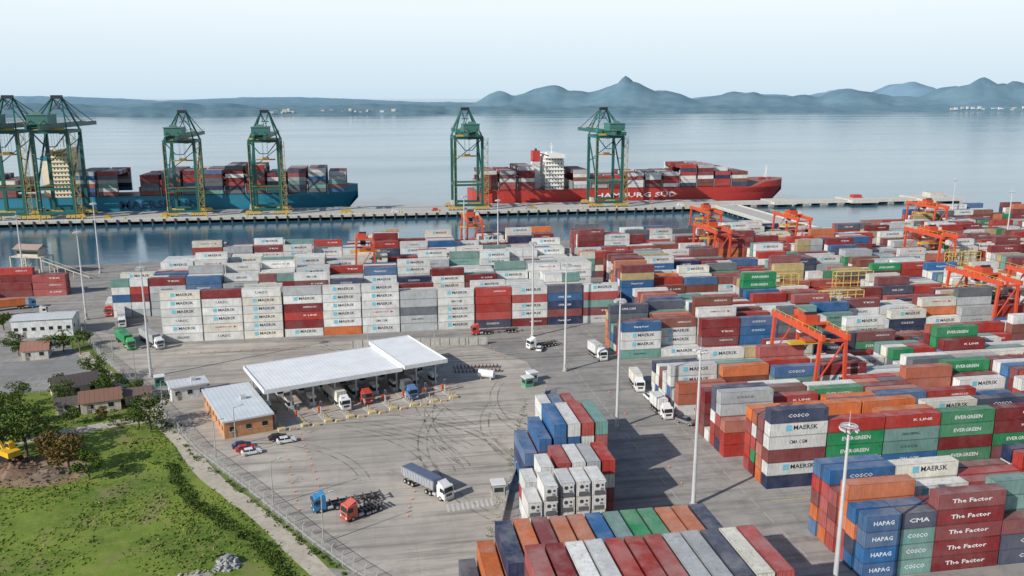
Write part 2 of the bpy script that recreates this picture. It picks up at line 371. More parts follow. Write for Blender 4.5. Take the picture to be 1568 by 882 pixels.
sheet('soil_patch',smooth([(-100,188),(-88,190),(-66,186),(-58,178),(-62,172),(-72,172),(-90,178),(-120,176),(-100,188)],4)[:-1],.018,g_dirt2)
B=MB()
fl=[(-97,301),(-79,263),(-56,222),(-38,185),(-25,164),(-12,142),(-5,131),(6,116)]
for a,b in zip(fl,fl[1:]): B.beam((*a,.06),(*b,.06),.3,(.45,.44,.41),'conc',.12)
B.obj('kerb')
B=MB()
for i in range(10):
    x=13.5+i*.95; y=146.5+i*.12; B.face([(x,y,.012),(x+.5,y,.012),(x+.5,y+3,.012),(x,y+3,.012)],(.56,.55,.52),'conc')
for i in range(12):
    x=-18+i*5.5; B.face([(x,262,.012),(x+3,262,.012),(x+3,262.2,.012),(x,262.2,.012)],(.6,.5,.15),'conc')
for t in (140,183,208,229,258,290,318,346,375,404):
    B.face([(74,t,.012),(400,t,.012),(400,t+.2,.012),(74,t+.2,.012)],(.6,.48,.12),'conc')
for x in (58.,72.): 
    for y in range(120,400,6): B.face([(x,y,.012),(x+.15,y,.012),(x+.15,y+R.uniform(2.5,5.5),.012),(x,y+4,.012)],(.5,.48,.42),'conc')
for i in range(26):   # parking bays
    for t0 in(240,262): x=-150+i*2.6; B.face([(x,t0,.016),(x+.12,t0,.016),(x+.12,t0+5,.016),(x,t0+5,.016)],(.45,.45,.43),'conc')
B.obj('lane_markings')
# tyre marks: pairs of thin rubber strips where lorries turn
B=MB()
def arc(cx,cy,r,a0,a1,z):
    n=22
    for off in(-1.0,1.0):
        for w0 in(0,):
            rr=r+off
            for i in range(n):
                t0=a0+(a1-a0)*i/n;t1=a0+(a1-a0)*(i+1)/n; ra,rb=rr-.17,rr+.17
                B.face([(cx+ra*math.cos(t0),cy+ra*math.sin(t0),z),(cx+rb*math.cos(t0),cy+rb*math.sin(t0),z),(cx+rb*math.cos(t1),cy+rb*math.sin(t1),z),(cx+ra*math.cos(t1),cy+ra*math.sin(t1),z)],(.05,.05,.05),'tyre')
zz=.0075
for i in range(8): arc(-30+i*5.3+R.uniform(-1,1),158+i*1.5,R.uniform(28,44),rad(R.uniform(0,15)),rad(R.uniform(60,95)),zz+i*.0003)
for i in range(6): arc(70+R.uniform(-4,4),176+i*8,R.uniform(40,60),rad(R.uniform(150,165)),rad(R.uniform(200,225)),zz+.003+i*.0003)
for i in range(6): arc(20+i*4,290,R.uniform(36,50),rad(215),rad(R.uniform(270,300)),zz+.006+i*.0003)
B.obj('tyre_marks')
# ---------------------------------------------------------------- pier and trestle
B=MB(); cc=(.50,.49,.46)
B.box(-520,262,571,613,-1.0,.6,cc,'conc')
for i in range(0,112):
    x=-518+i*7
    if x>260: break
    B.box(x-.5,x+.5,570.4,571,-2.2,.6,(.04,.04,.04)); 
    for y in (573,583,595,607): B.cyl((x,y,-8),(x,y,-1),.6,.6,(.22,.21,.19),'conc',8)
B.box(-520,262,571.2,571.6,.6,1.5,(.55,.54,.5),'conc')
for x in range(-500,260,25): B.box(x,x+1,571,572.5,.6,2.0,(.65,.45,.05))
for y in (577,600): B.box(-520,262,y,y+.4,.6,.75,(.12,.11,.1),'metal')
B.obj('quay_pier')
B=MB()
B.box(248,266,445,571,-1,.5,cc,'conc'); B.box(248,248.4,445,571,.5,1.4,(.55,.54,.5),'conc'); B.box(265.6,266,445,571,.5,1.4,(.55,.54,.5),'conc')
for y in range(450,571,8):
    for x in (251,263): B.cyl((x,y,-8),(x,y,-1),.7,.7,(.22,.21,.19),'conc',8)
B.obj('access_trestle')
B=MB(); cl=(.60,.58,.53)
B.box(262,455,588,600,-1.4,.5,cl,'conc')
for i in range(14):
    x=270+i*14; B.box(x,x+4,587,602,-4,-1.4,(.32,.31,.28),'conc')
B.box(420,458,582,610,-1.2,1.0,cl,'conc'); B.box(362,384,582,606,-1.2,1.2,cl,'conc'); B.box(434,446,592,602,1,4.2,(.55,.52,.46),'conc'); B.box(370,377,594,599,1.2,3.6,(.45,.05,.04)); B.box(300,318,583,606,-1.2,.8,cl,'conc')
for x in range(264,455,6): B.cyl((x,588.2,.5),(x,588.2,1.6),.08,.08,(.6,.6,.55),n=5)
B.beam((262,588.2,1.6),(455,588.2,1.6),.1,(.6,.6,.55))
B.obj('mooring_jetty')
# pier-side equipment: parked lorries with chassis, crane spares, bollards
for i in range(9):
    x=R.choice([-260,-160,-140,-90,-30,10,40,110,140,200])+i*3; B=MB(); k=R.choice([(.6,.4,.05),(.4,.42,.42),(.5,.06,.04),(.7,.7,.68)])
    B.box(-3,3,-1.2,1.2,0,1.3,k); B.box(-2.2,1,-1,1,1.3,2.6,tuple(v*.8 for v in k)); B.cyl((-2,-1.25,.5),(-2,1.25,.5),.5,.5,(.02,.02,.02),n=10); B.cyl((2,-1.25,.5),(2,1.25,.5),.5,.5,(.02,.02,.02),n=10)
    B.obj('mobile_generator',(x,573.5+R.uniform(.5,2),.6),R.uniform(-.1,.1))
# ---------------------------------------------------------------- quay crane
G=(.014,.105,.09); GD=(.012,.075,.065); YL=(.50,.35,.09); BK=(.02,.02,.025)
def quay_crane():
    B=MB()
    for x in(-9,9):
        for y in(0,22):
            B.beam((x,y,3),(x,y,49),1.7,G)
            for k in(-4,-1.4,1.4,4): 
                B.box(x+k-1.1,x+k+1.1,y-.6,y+.6,.9,2.2,YL); B.cyl((x+k-.5,y-.5,.45),(x+k-.5,y+.5,.45),.45,.45,BK,n=8); B.cyl((x+k+.6,y-.5,.45),(x+k+.6,y+.5,.45),.45,.45,BK,n=8)
            B.box(x-4.5,x+4.5,y-.5,y+.5,2.2,3,YL)
        B.beam((x,0,17),(x,22,17),1.8,G); B.beam((x,0,48),(x,22,48),1.6,G)
        B.beam((x,0,18),(x,22,47),.8,G); B.beam((x,0,34),(x,11,32.5),.5,G)
        B.beam((x,22,49),(x*.28,19,66),1.0,G); B.beam((x,0,49),(x*.28,18,66),.7,G)
        B.beam((x*.35,-20,53),(x*.28,18,66),.35,GD)
        B.beam((x*.28,19,66),(x*.35,48,52),.35,GD); B.beam((x*.28,19,66),(x*.35,70,52),.35,GD)
        B.beam((x*.35,-24,51),(x*.35,75,51),1.1,G,h=2.4)
        for y in range(-24,75,6): B.beam((x*.35,y,52.5),(x*.35*(1.25),y,53.5),.12,YL)
        B.beam((x*.44,-24,53.6),(x*.44,75,53.6),.15,YL)
    for y in(0,22):
        B.beam((-9,y,3.6),(9,y,3.6),1.5,G); B.beam((-9,y,17),(9,y,17),1.3,G); B.beam((-9,y,48),(9,y,48),1.8,G)
    B.beam((-9,0,48),(-2.5,0,40),.6,G);B.beam((9,0,48),(2.5,0,40),.6,G);B.beam((-2.5,0,40),(2.5,0,40),.5,G)
    B.beam((-9,22,30),(9,22,44),.5,G)
    for y in range(-22,76,8): B.beam((-3.2,y,51),(3.2,y,51),.5,GD)
    B.box(-2.8,2.8,17,20,65.6,67.6,BK); B.beam((-2.5,19,60),(2.5,19,60),.5,G)
    B.beam((-2.5,19,66),(0,19,60),.3,BK);B.beam((2.5,19,66),(0,19,60),.3,BK)
    B.box(-5.2,5.2,-16,-2,52.6,57.2,(.03,.17,.14)); B.box(-5.6,5.6,-16.5,-1.5,57.2,57.6,(.10,.2,.17)); B.box(-2,2,-14.6,-12,57.6,59,(.1,.2,.17))
    for k in range(4): B.box(-4.4+k*2.4,-3.2+k*2.4,-16.05,-16,54,55.6,(.1,.12,.12))
    B.box(-8,-5,2,9,50,53,(.02,.2,.15)); B.box(-8.5,8.5,-1.6,-.9,49,50.2,YL)
    B.box(-3,3,6,12,49,50.2,YL); B.box(1,3.4,12.4,15,46.2,49,(.55,.57,.55)); B.box(1.1,3.3,12.3,12.4,46.6,48.2,BK,'glass')
    for x in(-1.5,1.5):
        for y in(7,11): B.cyl((x,y,36),(x,y,49),.07,.07,BK,n=4)
    B.box(-6.1,6.1,7.8,10.2,35.2,36,(.45,.28,.04)); B.box(-2,2,7.5,10.5,36,37,(.3,.2,.04))
    for k in range(14):
        z=4+k*3.1; a,b=(10.2,12.6) if k%2==0 else (12.6,10.2)
        B.beam((a,-.6,z),(b,-.6,z+3.1),.5,YL,h=.18); B.beam((a,-.9,z+1),(b,-.9,z+4.1),.1,YL); B.box(9.9,12.9,-1.1,.6,z-.08,z,YL)
    for x in(9.9,12.9):
        for y in(-1.1,.6): B.beam((x,y,3),(x,y,48),.16,YL)
    for z in range(6,48,5): B.beam((-9.9,-.9,z),(-8.1,-.9,z),.2,YL)
    B.beam((-10,-1.2,5),(-10,-1.2,47),.25,YL)
    for z in (18.2,49.2):
        B.beam((-9,-1.1,z+1),(9,-1.1,z+1),.12,YL); B.beam((-9,-1.1,z+.5),(9,-1.1,z+.5),.1,YL)
    B.box(-11.5,-9.5,4,9,3.5,6.2,(.5,.5,.48)); 
    return B.data('quay_crane')
qc=quay_crane()
for s,k in((-219,1.14),(-190,1.14),(-114,1),(-62,1),(72,1.02),(171,1.02)): place(qc,'quay_crane',(s,577,.7),0,k)
# ---------------------------------------------------------------- rubber-tyred gantry
RD=(.58,.08,.035)
def rtg():
    B=MB()
    for x in(0,8.5):
        for y in(0,23.5):
            B.beam((x,y,1.6),(x+(.9 if x==0 else -.9),y,18.4),.75,RD)
            for k in(-.9,.9): B.cyl((x+k,y-.35,.75),(x+k,y+.35,.75),.75,.75,BK,n=12)
        xx=x+(.9 if x==0 else -.9)
        B.beam((xx,-1.5,19),(xx,25,19),.8,RD,h=1.5)
        B.beam((xx-.5,-1.5,20.6),(xx-.5,25,20.6),.08,(.7,.5,.05))
        for y in range(-1,26,3): B.beam((xx-.5,y,19.6),(xx-.5,y,20.6),.08,(.7,.5,.05))
    for y in(0,23.5):
        B.beam((-1.8,y,1.8),(10.3,y,1.8),.8,RD); B.beam((.9,y,18),(7.6,y,18),.6,RD); B.beam((.3,y,6.5),(8.2,y,6.5),.35,RD)
        B.beam((.2,y,6.5),(7.6,y,17.8),.3,RD); B.beam((8.3,y,2),(.5,y,6.5),.3,RD)
        B.box(2,6.5,y+(-1.6 if y==0 else .5),y+(-.5 if y==0 else 1.6),2.3,4.6,(.5,.06,.03) if y else (.55,.5,.45))
    B.box(.6,7.9,8,13,19.8,20.4,RD); B.box(1.5,5,8.6,12.4,20.4,22.2,(.5,.07,.03)); B.box(5.4,7.4,9,12,20.4,21.6,(.6,.6,.57))
    B.cyl((2,10,22.2),(5,10,22.2),.6,.6,BK,n=10)
    B.box(2.5,4.6,13,14.8,16.4,18.8,(.6,.6,.57)); B.box(2.4,4.7,12.9,13,17,18.4,BK,'glass')
    for x in(2.6,5.6):
        for y in(9.4,11.4): B.cyl((x,y,15),(x,y,19.8),.05,.05,BK,n=4)
    B.box(-1.8,10.3,9.3,11.6,14.4,15,(.6,.4,.03)); B.box(2,6.5,9,12,15,15.6,(.5,.1,.03))
    return B.data('yard_gantry_crane')
rt=rtg()
for s,t in((-4,338),(48,398),(172,405),(150,345),(205,376),(238,316),(108,183.5),(196,231),(218,229.5),(300,405)): place(rt,'yard_gantry_crane',(s,t,0))
def rack():
    B=MB(); Y=(.62,.45,.12)
    for x in(0,2):
        for y in range(0,18,3): B.beam((x,y,0),(x,y,13),.18,Y)
    for z in(3,5.8,8.6,11.4,13):
        B.box(0,2,0,15,z-.06,z,Y); B.beam((0,0,z+1),(0,15,z+1),.08,Y); B.beam((2,0,z+1),(2,15,z+1),.08,Y)
    for z in range(0,12,3): B.beam((0,0,z),(2,0,z+3),.15,Y)
    return B.data('reefer_rack')
rk=rack()
for s,t in((150,256),(172,285),(196,256),(215,285),(142,285),(240,314)): place(rk,'reefer_rack',(s,t,0),-math.pi/2,(1.2,1,1))
# ---------------------------------------------------------------- masts
def mast():
    B=MB(); W=(.62,.63,.63)
    B.cyl((0,0,0),(0,0,.6),.7,.7,(.4,.4,.38),'conc',12); B.cyl((0,0,.6),(0,0,31.5),.42,.17,W,'metal',12)
    for k in range(12):
        a=k*math.pi/6; ca,sa=math.cos(a),math.sin(a); r=1.15
        B.beam((.15*ca,.15*sa,31.2),(r*ca,r*sa,31.2),.07,W,'metal')
        if k not in (2,7): B.hexa([(r*ca-.3,r*sa-.2,30.5),(r*ca+.3,r*sa-.2,30.5),(r*ca+.3,r*sa+.2,30.7),(r*ca-.3,r*sa+.2,30.7)],[(r*ca-.3,r*sa-.2,30.8),(r*ca+.3,r*sa-.2,30.8),(r*ca+.3,r*sa+.2,31),(r*ca-.3,r*sa+.2,31)],(.5,.51,.52))
        b=a+math.pi/6; B.beam((r*ca,r*sa,31.2),(r*math.cos(b),r*math.sin(b),31.2),.08,W,'metal')
    for k in range(3):
        a=k*2.09+.4; B.beam((0,0,29.6),(.9*math.cos(a),.9*math.sin(a),31.1),.06,W,'metal')
    B.cyl((0,0,31.5),(0,0,33.4),.04,.03,W,'metal',5); B.box(-.3,.3,-.6,-.42,1.2,2.4,(.4,.4,.38))
    return B.data('light_mast')
ms=mast()
for s,t in((-133,357),(-97,310),(-116,396),(-60,240),(60,377),(53,262),(55,225),(57,181),(60,141),(66,102),(330,430),(316,370),(47,397)): place(ms,'light_mast',(s,t,0),R.uniform(0,3))
# ---------------------------------------------------------------- ships
def ship(name,x0,x1,yc,bw,deck,bowz,col,boot,text,tcol,tx,tw,th,tz,house,bays,mix,frontc,hh,fun):
    B=MB(); L=x1-x0; n=44; rows=[]
    for i in range(n+1):
        u=i/n; x=x0+L*u
        def half(p,q): 
            w=1.0
            if u>q: w=math.sqrt(max(0,1-((u-q)/(1-q))**p))
            if u<.08: w*=.75+.25*math.sqrt(u/.08)
            return w*bw/2
        zd=deck+(bowz-deck)*max(0,min(1,(u-.86)/.05))+ (1.2*max(0,(u-.9)/.1))
        hd=half(2.2,.84); hw=half(1.6,.76)*.98
        rake=7*max(0,(u-.9)/.1)
        rows.append([(x-rake,-hw*.9,-8),(x-rake,-hw,-3),(x-rake*.95,-hw-(hd-hw)*.1,-1.6),(x-rake*.4,-hw-(hd-hw)*.5,deck*.5),(x,-hd,deck-.5 if u<.86 else deck),(x,-hd,zd),(x,hd,zd),(x,hd,deck*.5),(x-rake,hw,-3),(x-rake,hw*.9,-8)])
    for i in range(n):
        a=rows[i];b=rows[i+1]
        for k in range(9):
            c=boot if k in(0,1,8) else (col if k!=5 else (.30,.10,.07))
            B.face([a[k],b[k],b[k+1],a[k+1]],c,'hull')
    B.face([rows[0][k] for k in range(10)],col,'hull')
    B.box(x0+2,x0+L*.84,-bw/2-.05,-bw/2+.05,deck,deck+1.0,tuple(v*.8 for v in col),'hull')
    text_front(B,text,tx,-bw/2-.25,tz,tw,th,tcol)
    nr=13; w=bw/nr*.98
    for bx,h0 in bays:
        B.box(bx-1.3,bx-.6,-bw/2+.5,bw/2-.5,deck,deck+7,(.25,.25,.24))
        for r in range(nr):
            h=max(1,h0-R.choice([0,0,0,0,1]))
            for k in range(h):
                if r==0 or r==nr-1 or k==h-1:
                    cbox(B,bx,-bw/2+.3+r*w,deck+1.4+k*CH,12.19,'x',(R.choice(mix)))
    hx,hl=house; W=(.78,.77,.73) if frontc is None else frontc
    z=deck; lv=int((hh-deck)/3)
    for k in range(lv):
        s_=1 if k<lv-1 else .9
        B.box(hx,hx+hl,-bw/2*.6*s_,bw/2*.6*s_,z+.02,z+2.9,W); B.box(hx-.5,hx+hl+.5,-bw/2*.64,bw/2*.64,z+2.9,z+3.02,W)
        for j in range(9):
            y=-bw/2*.5+j*bw*.06; B.box(hx-.04,hx-.01,y,y+.9,z+1.1,z+2.0,BK,'glass')
        for j in range(int(hl/2.2)): B.box(hx+.6+j*2.2,hx+1.5+j*2.2,-bw/2*.6*s_-.04,-bw/2*.6*s_-.01,z+1.1,z+2.0,BK,'glass')
        z+=3
    B.box(hx+1,hx+hl-1,-bw/2*1.0,bw/2*1.0,z+.02,z+2.7,W); B.box(hx+.9,hx+hl-.9,-bw/2*.98,bw/2*.98,z+1.2,z+2.1,BK,'glass')
    B.beam((hx+hl/2,0,z+2.7),(hx+hl/2,0,z+10),.6,W); B.beam((hx+hl/2,-4,z+7),(hx+hl/2,4,z+7),.3,W); B.box(hx+hl/2-1.4,hx+hl/2+1.4,-.3,.3,z+8,z+8.4,W)
    B.cyl((hx+2,-6,z+2.7),(hx+2,-6,z+3.6),.9,.9,W,n=10)
    fx=hx-8; B.box(fx,fx+5.5,-3,5,deck,hh-6,W); B.box(fx-.1,fx+5.6,-3.1,5.1,hh-6,hh+fun,col)
    for y in(-1,1,3): B.cyl((fx+3,y,hh+fun),(fx+3,y,hh+fun+1.6),.5,.5,BK,n=8)
    bx=x1-L*.055
    B.beam((bx,0,bowz),(bx,0,bowz+11),.7,(.75,.75,.7)); B.beam((bx-2,0,bowz),(bx,0,bowz+7),.4,(.75,.75,.7)); B.beam((bx,-1.5,bowz+8),(bx,1.5,bowz+8),.3,(.75,.75,.7))
    for k in range(4): B.box(bx-8+k*3,bx-6.5+k*3,-5+2*k%5,-3+2*k%5,bowz,bowz+1.8,tuple(v*.7 for v in col))
    return B.obj(name,(0,yc,0))
ship('container_ship',-330,-3,636,40,9.5,13.5,(.02,.21,.31),(.25,.04,.03),'MAERSK LINE',(.01,.04,.12),-163,56,5.6,1.8,(-208,14),
  [(-296,5),(-282,5),(-268,6),(-254,5),(-240,4),(-190,6),(-176,6),(-149,5),(-135,6),(-121,6),(-107,6),(-93,7),(-79,7),(-65,5),(-51,6),(-37,6),(-23,5)],'rrmmmggbnwsskt',(.72,.66,.5),40,-3)
ship('container_ship',80,333,638,40,8.5,12.5,(.48,.045,.035),(.12,.02,.02),'HAMBURG SÜD',(.78,.78,.76),173,64,4.6,2.4,(136,14),
  [(86,5),(100,5),(114,6),(156,5),(170,3),(184,3),(198,4),(212,4),(226,4),(240,6),(254,6),(268,5),(282,4)],'rrmmmmwwwgnk',None,35,2)
# ---------------------------------------------------------------- hills
def hills():
    a0,a1=-62,62; ntheta=520; nr=26
    ca,sa=math.cos(rad(10)),math.sin(rad(10))
    ms_=[(815,6000,150,250),(790,6000,300,185),(610,6050,260,120),(1010,6000,300,130),(-86,6100,170,155),(276,6200,260,175),(440,6100,240,130),(90,6000,200,105),
     (1586,6000,230,130),(1800,6000,300,92),(1400,6000,280,85),(2287,6000,240,140),(2520,6200,260,128),(2050,6100,260,95),(3348,6200,200,225),(3120,6100,280,165),(3600,6300,260,190),(3950,6300,400,140),
     (2750,6100,300,92),(-1700,4300,260,60),(-1450,4400,200,54),(-2400,4300,500,50),(-700,4600,500,45),(-3500,4600,600,50),(4300,9500,420,260),(4900,9600,600,200),(3700,9700,500,175),
     (1100,9500,900,120),(-2600,9800,1500,85),(-5200,9500,1400,95),(2600,9500,900,120)]
    vs=[];fs=[]
    for i in range(ntheta+1):
        th=rad(a0+(a1-a0)*i/ntheta); tt=math.tan(th)
        coastY=3500+max(0,(tt+.6))*1500+ 160*noise.noise((i*.05,3,0))+60*noise.noise((i*.25,9,0))
        coastY=min(coastY,5700)
        for j in range(nr+1):
            Y=coastY+(11000-coastY)*(j/nr)**1.5; X=Y*tt; h=0
            for mx,my,r,hh in ms_:
                d2=((X-mx)**2+((Y-my)*.7)**2)/(r*r)
                if d2<9: h=max(h,hh*math.exp(-d2))
            e=max(0,min(1,(Y-coastY)/250))
            nz=20+16*noise.noise((X*.002,Y*.002,1))+8*noise.noise((X*.008,Y*.008,2))+5*noise.noise((X*.03,Y*.03,4))
            h=max(h*(1+.12*noise.noise((X*.006,Y*.006,7))),nz)+4*noise.noise((X*.02,Y*.02,5))
            z=-4 if j==0 else max(3,h*e)
            vs.append((X*ca+Y*sa,-X*sa+Y*ca,z))
    for i in range(ntheta):
        for j in range(nr):
            a=i*(nr+1)+j; fs.append((a,a+nr+1,a+nr+2,a+1))
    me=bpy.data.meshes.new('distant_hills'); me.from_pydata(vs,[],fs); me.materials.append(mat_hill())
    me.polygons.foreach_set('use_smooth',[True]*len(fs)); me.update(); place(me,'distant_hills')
hills()
B=MB()
for i in range(140):
    X=R.uniform(2700,4300) if i<110 else R.uniform(-1200,-500); Y=5350 if i<110 else 4200
    tt=X/Y; Y=min(3500+(tt+.6)*1500,5700)+R.uniform(40,200); X=tt*Y
    x=X*.9848+Y*.1736; y=-X*.1736+Y*.9848; w=R.uniform(8,22)
    z=R.uniform(0,12); B.box(x,x+w,y,y+10,z,z+R.uniform(6,16),R.choice([(.6,.6,.6),(.5,.45,.4),(.55,.55,.54)]))
B.obj('distant_town')
# ---------------------------------------------------------------- gate canopy
gz=math.atan2(.335,.942)
def canopy():
    B=MB(); W=(.80,.81,.82)
    def roofslab(x0,x1,y0,y1,z):
        U=[(0,0),(x1-x0,0),(x1-x0,y1-y0),(0,y1-y0)]
        B.box(x0,x1,y0,y1,z,z+.7,(.75,.76,.77))
        B.face([(x0-.1,y0-.1,z+.72),(x1+.1,y0-.1,z+.72),(x1+.1,y1+.1,z+.72),(x0-.1,y1+.1,z+.72)],W,'roof',1,U)
        for yy in (y0,y1): B.box(x0-.1,x1+.1,yy-.12,yy+.12,z-.1,z+.95,(.7,.71,.72))
        for xx in (x0,x1): B.box(xx-.12,xx+.12,y0+.12,y1-.12,z-.1,z+.95,(.7,.71,.72))
    roofslab(0,35.5,0,22,6.6); roofslab(35.9,48,-1,25.5,7.3)
    for i in range(9):
        for y in(3,19):
            x=1.5+i*5.6; B.beam((x,y,.15),(x,y,6.6),.35,(.5,.52,.53)); B.beam((x,y,5.2),(x+1.5,y,6.6),.15,(.5,.52,.53))
    for y in(3,19): B.beam((.5,y,6.3),(47.5,y,6.3),.4,(.45,.46,.47))
    for i in range(0,9):
        x=1.5+i*5.6; B.beam((x,0.5,6.35),(x,21.5,6.35),.25,(.4,.41,.42))
    for i in range(9):
        x=1.5+i*5.6
        B.box(x-.8,x+.8,-8,27,0,.16,(.42,.41,.38),'conc'); B.box(x-.82,x+.82,-9.4,-8,0,.6,(.6,.48,.25),'conc')
        for yy in (-7.2,-5.5): B.cyl((x,yy,.16),(x,yy,1.2),.14,.14,YL,n=8)
        for by in (2,12,):
            B.box(x-.75,x+.75,by+1.5,by+4.5,.16,1.1,(.6,.6,.58)); B.box(x-.73,x+.73,by+1.52,by+4.48,1.1,2.1,BK,'glass'); B.box(x-.8,x+.8,by+1.4,by+4.6,2.1,2.8,(.65,.65,.63))
        B.box(x-.15,x+.15,-3.2,-2.9,.16,3.4,(.55,.55,.53)); B.box(x-.4,x+.4,-3.4,-3.2,2.2,3.4,(.1,.1,.12)); B.box(x-.3,x+.3,-1.6,-1.1,.16,1.5,(.7,.12,.03))
        B.beam((x+.4,-1.3,1.1),(x+3.6,-1.3,1.1),.1,(.75,.2,.1))
    return B.obj('toll_gate_canopy',(-25,201,0),gz)
canopy()
def house(name,loc,rz,lx,ly,h,wall,roofc,pitch=0,wins=3,over=.4):
    B=MB(); B.box(0,lx,0,ly,0,h,wall,'conc')
    U=[(0,0),(lx,0),(lx,ly),(0,ly)]
    if pitch:
        o=over; r=h+pitch
        B.face([(-o,-o,h-.1),(lx+o,-o,h-.1),(lx+o,ly/2,r),(-o,ly/2,r)],roofc,'roof',1,U)
        B.face([(lx+o,ly+o,h-.1),(-o,ly+o,h-.1),(-o,ly/2,r),(lx+o,ly/2,r)],roofc,'roof',1,U)
        B.face([(-.01,0,h),(-.01,ly,h),(-.01,ly/2,r-.05)][::-1],wall,'conc'); B.face([(lx+.01,0,h),(lx+.01,ly,h),(lx+.01,ly/2,r-.05)],wall,'conc')
    else:
        B.box(-over,lx+over,-over,ly+over,h,h+.35,(.6,.62,.63)); B.face([(-over+.2,-over+.2,h+.37),(lx+over-.2,-over+.2,h+.37),(lx+over-.2,ly+over-.2,h+.37),(-over+.2,ly+over-.2,h+.37)],roofc,'roof',1,U)
        B.box(lx*.6,lx*.6+1.2,ly*.5,ly*.5+1.5,h+.38,h+1.2,(.5,.5,.5))
    for i in range(wins):
        x=lx*(i+.5)/wins; B.box(x-.6,x+.6,-.05,.02,h*.4,h*.4+1.1,BK,'glass'); B.box(x-.7,x+.7,-.09,-.02,h*.4-.12,h*.4,(.6,.6,.57))
    nw=max(1,int(ly/3.5))
    for i in range(nw):
        y=ly*(i+.5)/nw
        for xx in(-.05,lx-.02): B.box(xx,xx+.07,y-.6,y+.6,h*.4,h*.4+1.1,BK,'glass')
    B.box(lx*.2-.45,lx*.2+.45,-.06,.01,.02,2.1,(.25,.2,.16))
    return B.obj(name,loc,rz)
house('gate_office_building',(-33,190,0),gz,11,25,4,(.55,.27,.13),(.62,.67,.70),0,3)
house('guard_house',(-50,218,0),gz,9,6,3.4,(.72,.72,.7),(.6,.62,.64),0,3)
house('brick_house',(-70,212,0),rad(15),9,7,3,(.62,.55,.45),(.24,.13,.09),2,2)
house('brick_house',(-80,224,0),rad(25),11,7.5,3,(.5,.42,.35),(.10,.08,.075),2.2,3)
house('tin_roof_house',(-97,196,0),rad(10),10,8,3,(.45,.4,.35),(.3,.3,.3),1.6,2)
house('cottage',(-101,262,0),rad(10),7,6,3,(.66,.62,.54),(.33,.17,.12),2,2)
house('shed',(-61,217,0),rad(15),6,5,2.6,(.55,.4,.3),(.18,.12,.1),1.2,1)
house('garden_shed',(-76,213,0),rad(15),5,4,2.6,(.65,.6,.5),(.12,.1,.09),1.2,1)
house('workshop_building',(-113,288,0),rad(4),18,10,6,(.70,.71,.70),(.55,.57,.58),.8,7)
house('warehouse',(-190,392,0),0,26,12,6,(.2,.3,.42),(.4,.42,.43),1.5,5)
B=MB()
for x in(0,6,12):
    for y in(0,6): B.beam((x,y,0),(x,y,7),.4,(.45,.43,.38))
B.box(0,12,0,6,6.6,7,(.5,.47,.4)); B.box(2,10,1,5,7,9.5,(.5,.46,.38)); B.box(1.9,10.1,.95,1,7.8,8.8,BK,'glass')
B.face([(1,0,9.5),(11,0,9.5),(11,3,11),(1,3,11)],(.35,.27,.22),'roof'); B.face([(11,6,9.5),(1,6,9.5),(1,3,11),(11,3,11)],(.35,.27,.22),'roof')
for k in range(6): B.beam((12+k*3,0,6-k*.9),(15+k*3,0,5.1-k*.9),.3,(.5,.45,.35)); B.beam((12+k*3,0,7.2-k*.9),(15+k*3,0,6.3-k*.9),.12,(.5,.45,.35)); B.beam((12+k*3,0,6-k*.9),(12+k*3,0,0),.2,(.5,.45,.35))
for k in range(5): B.beam((0,k*1.5,0),(6,k*1.5,6.5),.2,(.4,.38,.32)); B.box(-3+k*4,-1+k*4,-4,-1,0,1.6+k%2,(.3,.26,.2))
B.obj('conveyor_hut',(-152,396,0),rad(-20),1.25)
B=MB(); B.box(0,42,0,.5,0,2.4,(.42,.41,.38),'conc')
for i in range(15): B.box(i*3+.1,i*3+.3,-.15,0,0,2.55,(.38,.37,.34),'conc')
B.obj('concrete_wall',(-5,259,0),rad(-5))
def fence(name,pts,h=2.4,base=0):
    B=MB()
    for a,b in zip(pts,pts[1:]):
        a=Vector((*a,0));b=Vector((*b,0)); d=b-a; n=max(1,int(d.length/3))
        for i in range(n):
            p=a+d*i/n; B.beam(p,p+Vector((0,0,h)),.13,(.48,.47,.44),'conc'); 
            nn=Vector((-d.y,d.x,0)).normalized()*.45; B.beam(p+Vector((0,0,h)),p+nn+Vector((0,0,h+.4)),.1,(.48,.47,.44),'conc')
        if base: 
            B.beam(a+Vector((0,0,base/2)),b+Vector((0,0,base/2)),.25,(.45,.44,.40),'conc',base)
        for z in(base+.15,h-.1): B.beam(a+Vector((0,0,z)),b+Vector((0,0,z)),.05,(.35,.35,.34),'metal')
        B.face([a+Vector((0,0,base)),b+Vector((0,0,base)),b+Vector((0,0,h)),a+Vector((0,0,h))],(.3,.3,.3),'fence')
    return B.obj(name)
fence('chain_link_fence',[(x-.6,y-.6) for x,y in fl],2.4)
fence('boundary_fence',[(46,209),(39,189),(33,172),(27,155),(23,141),(18,124),(12,108)],2.4,.9)
fence('garden_fence',[(-140,231),(-98,231),(-74,232)],1.8)
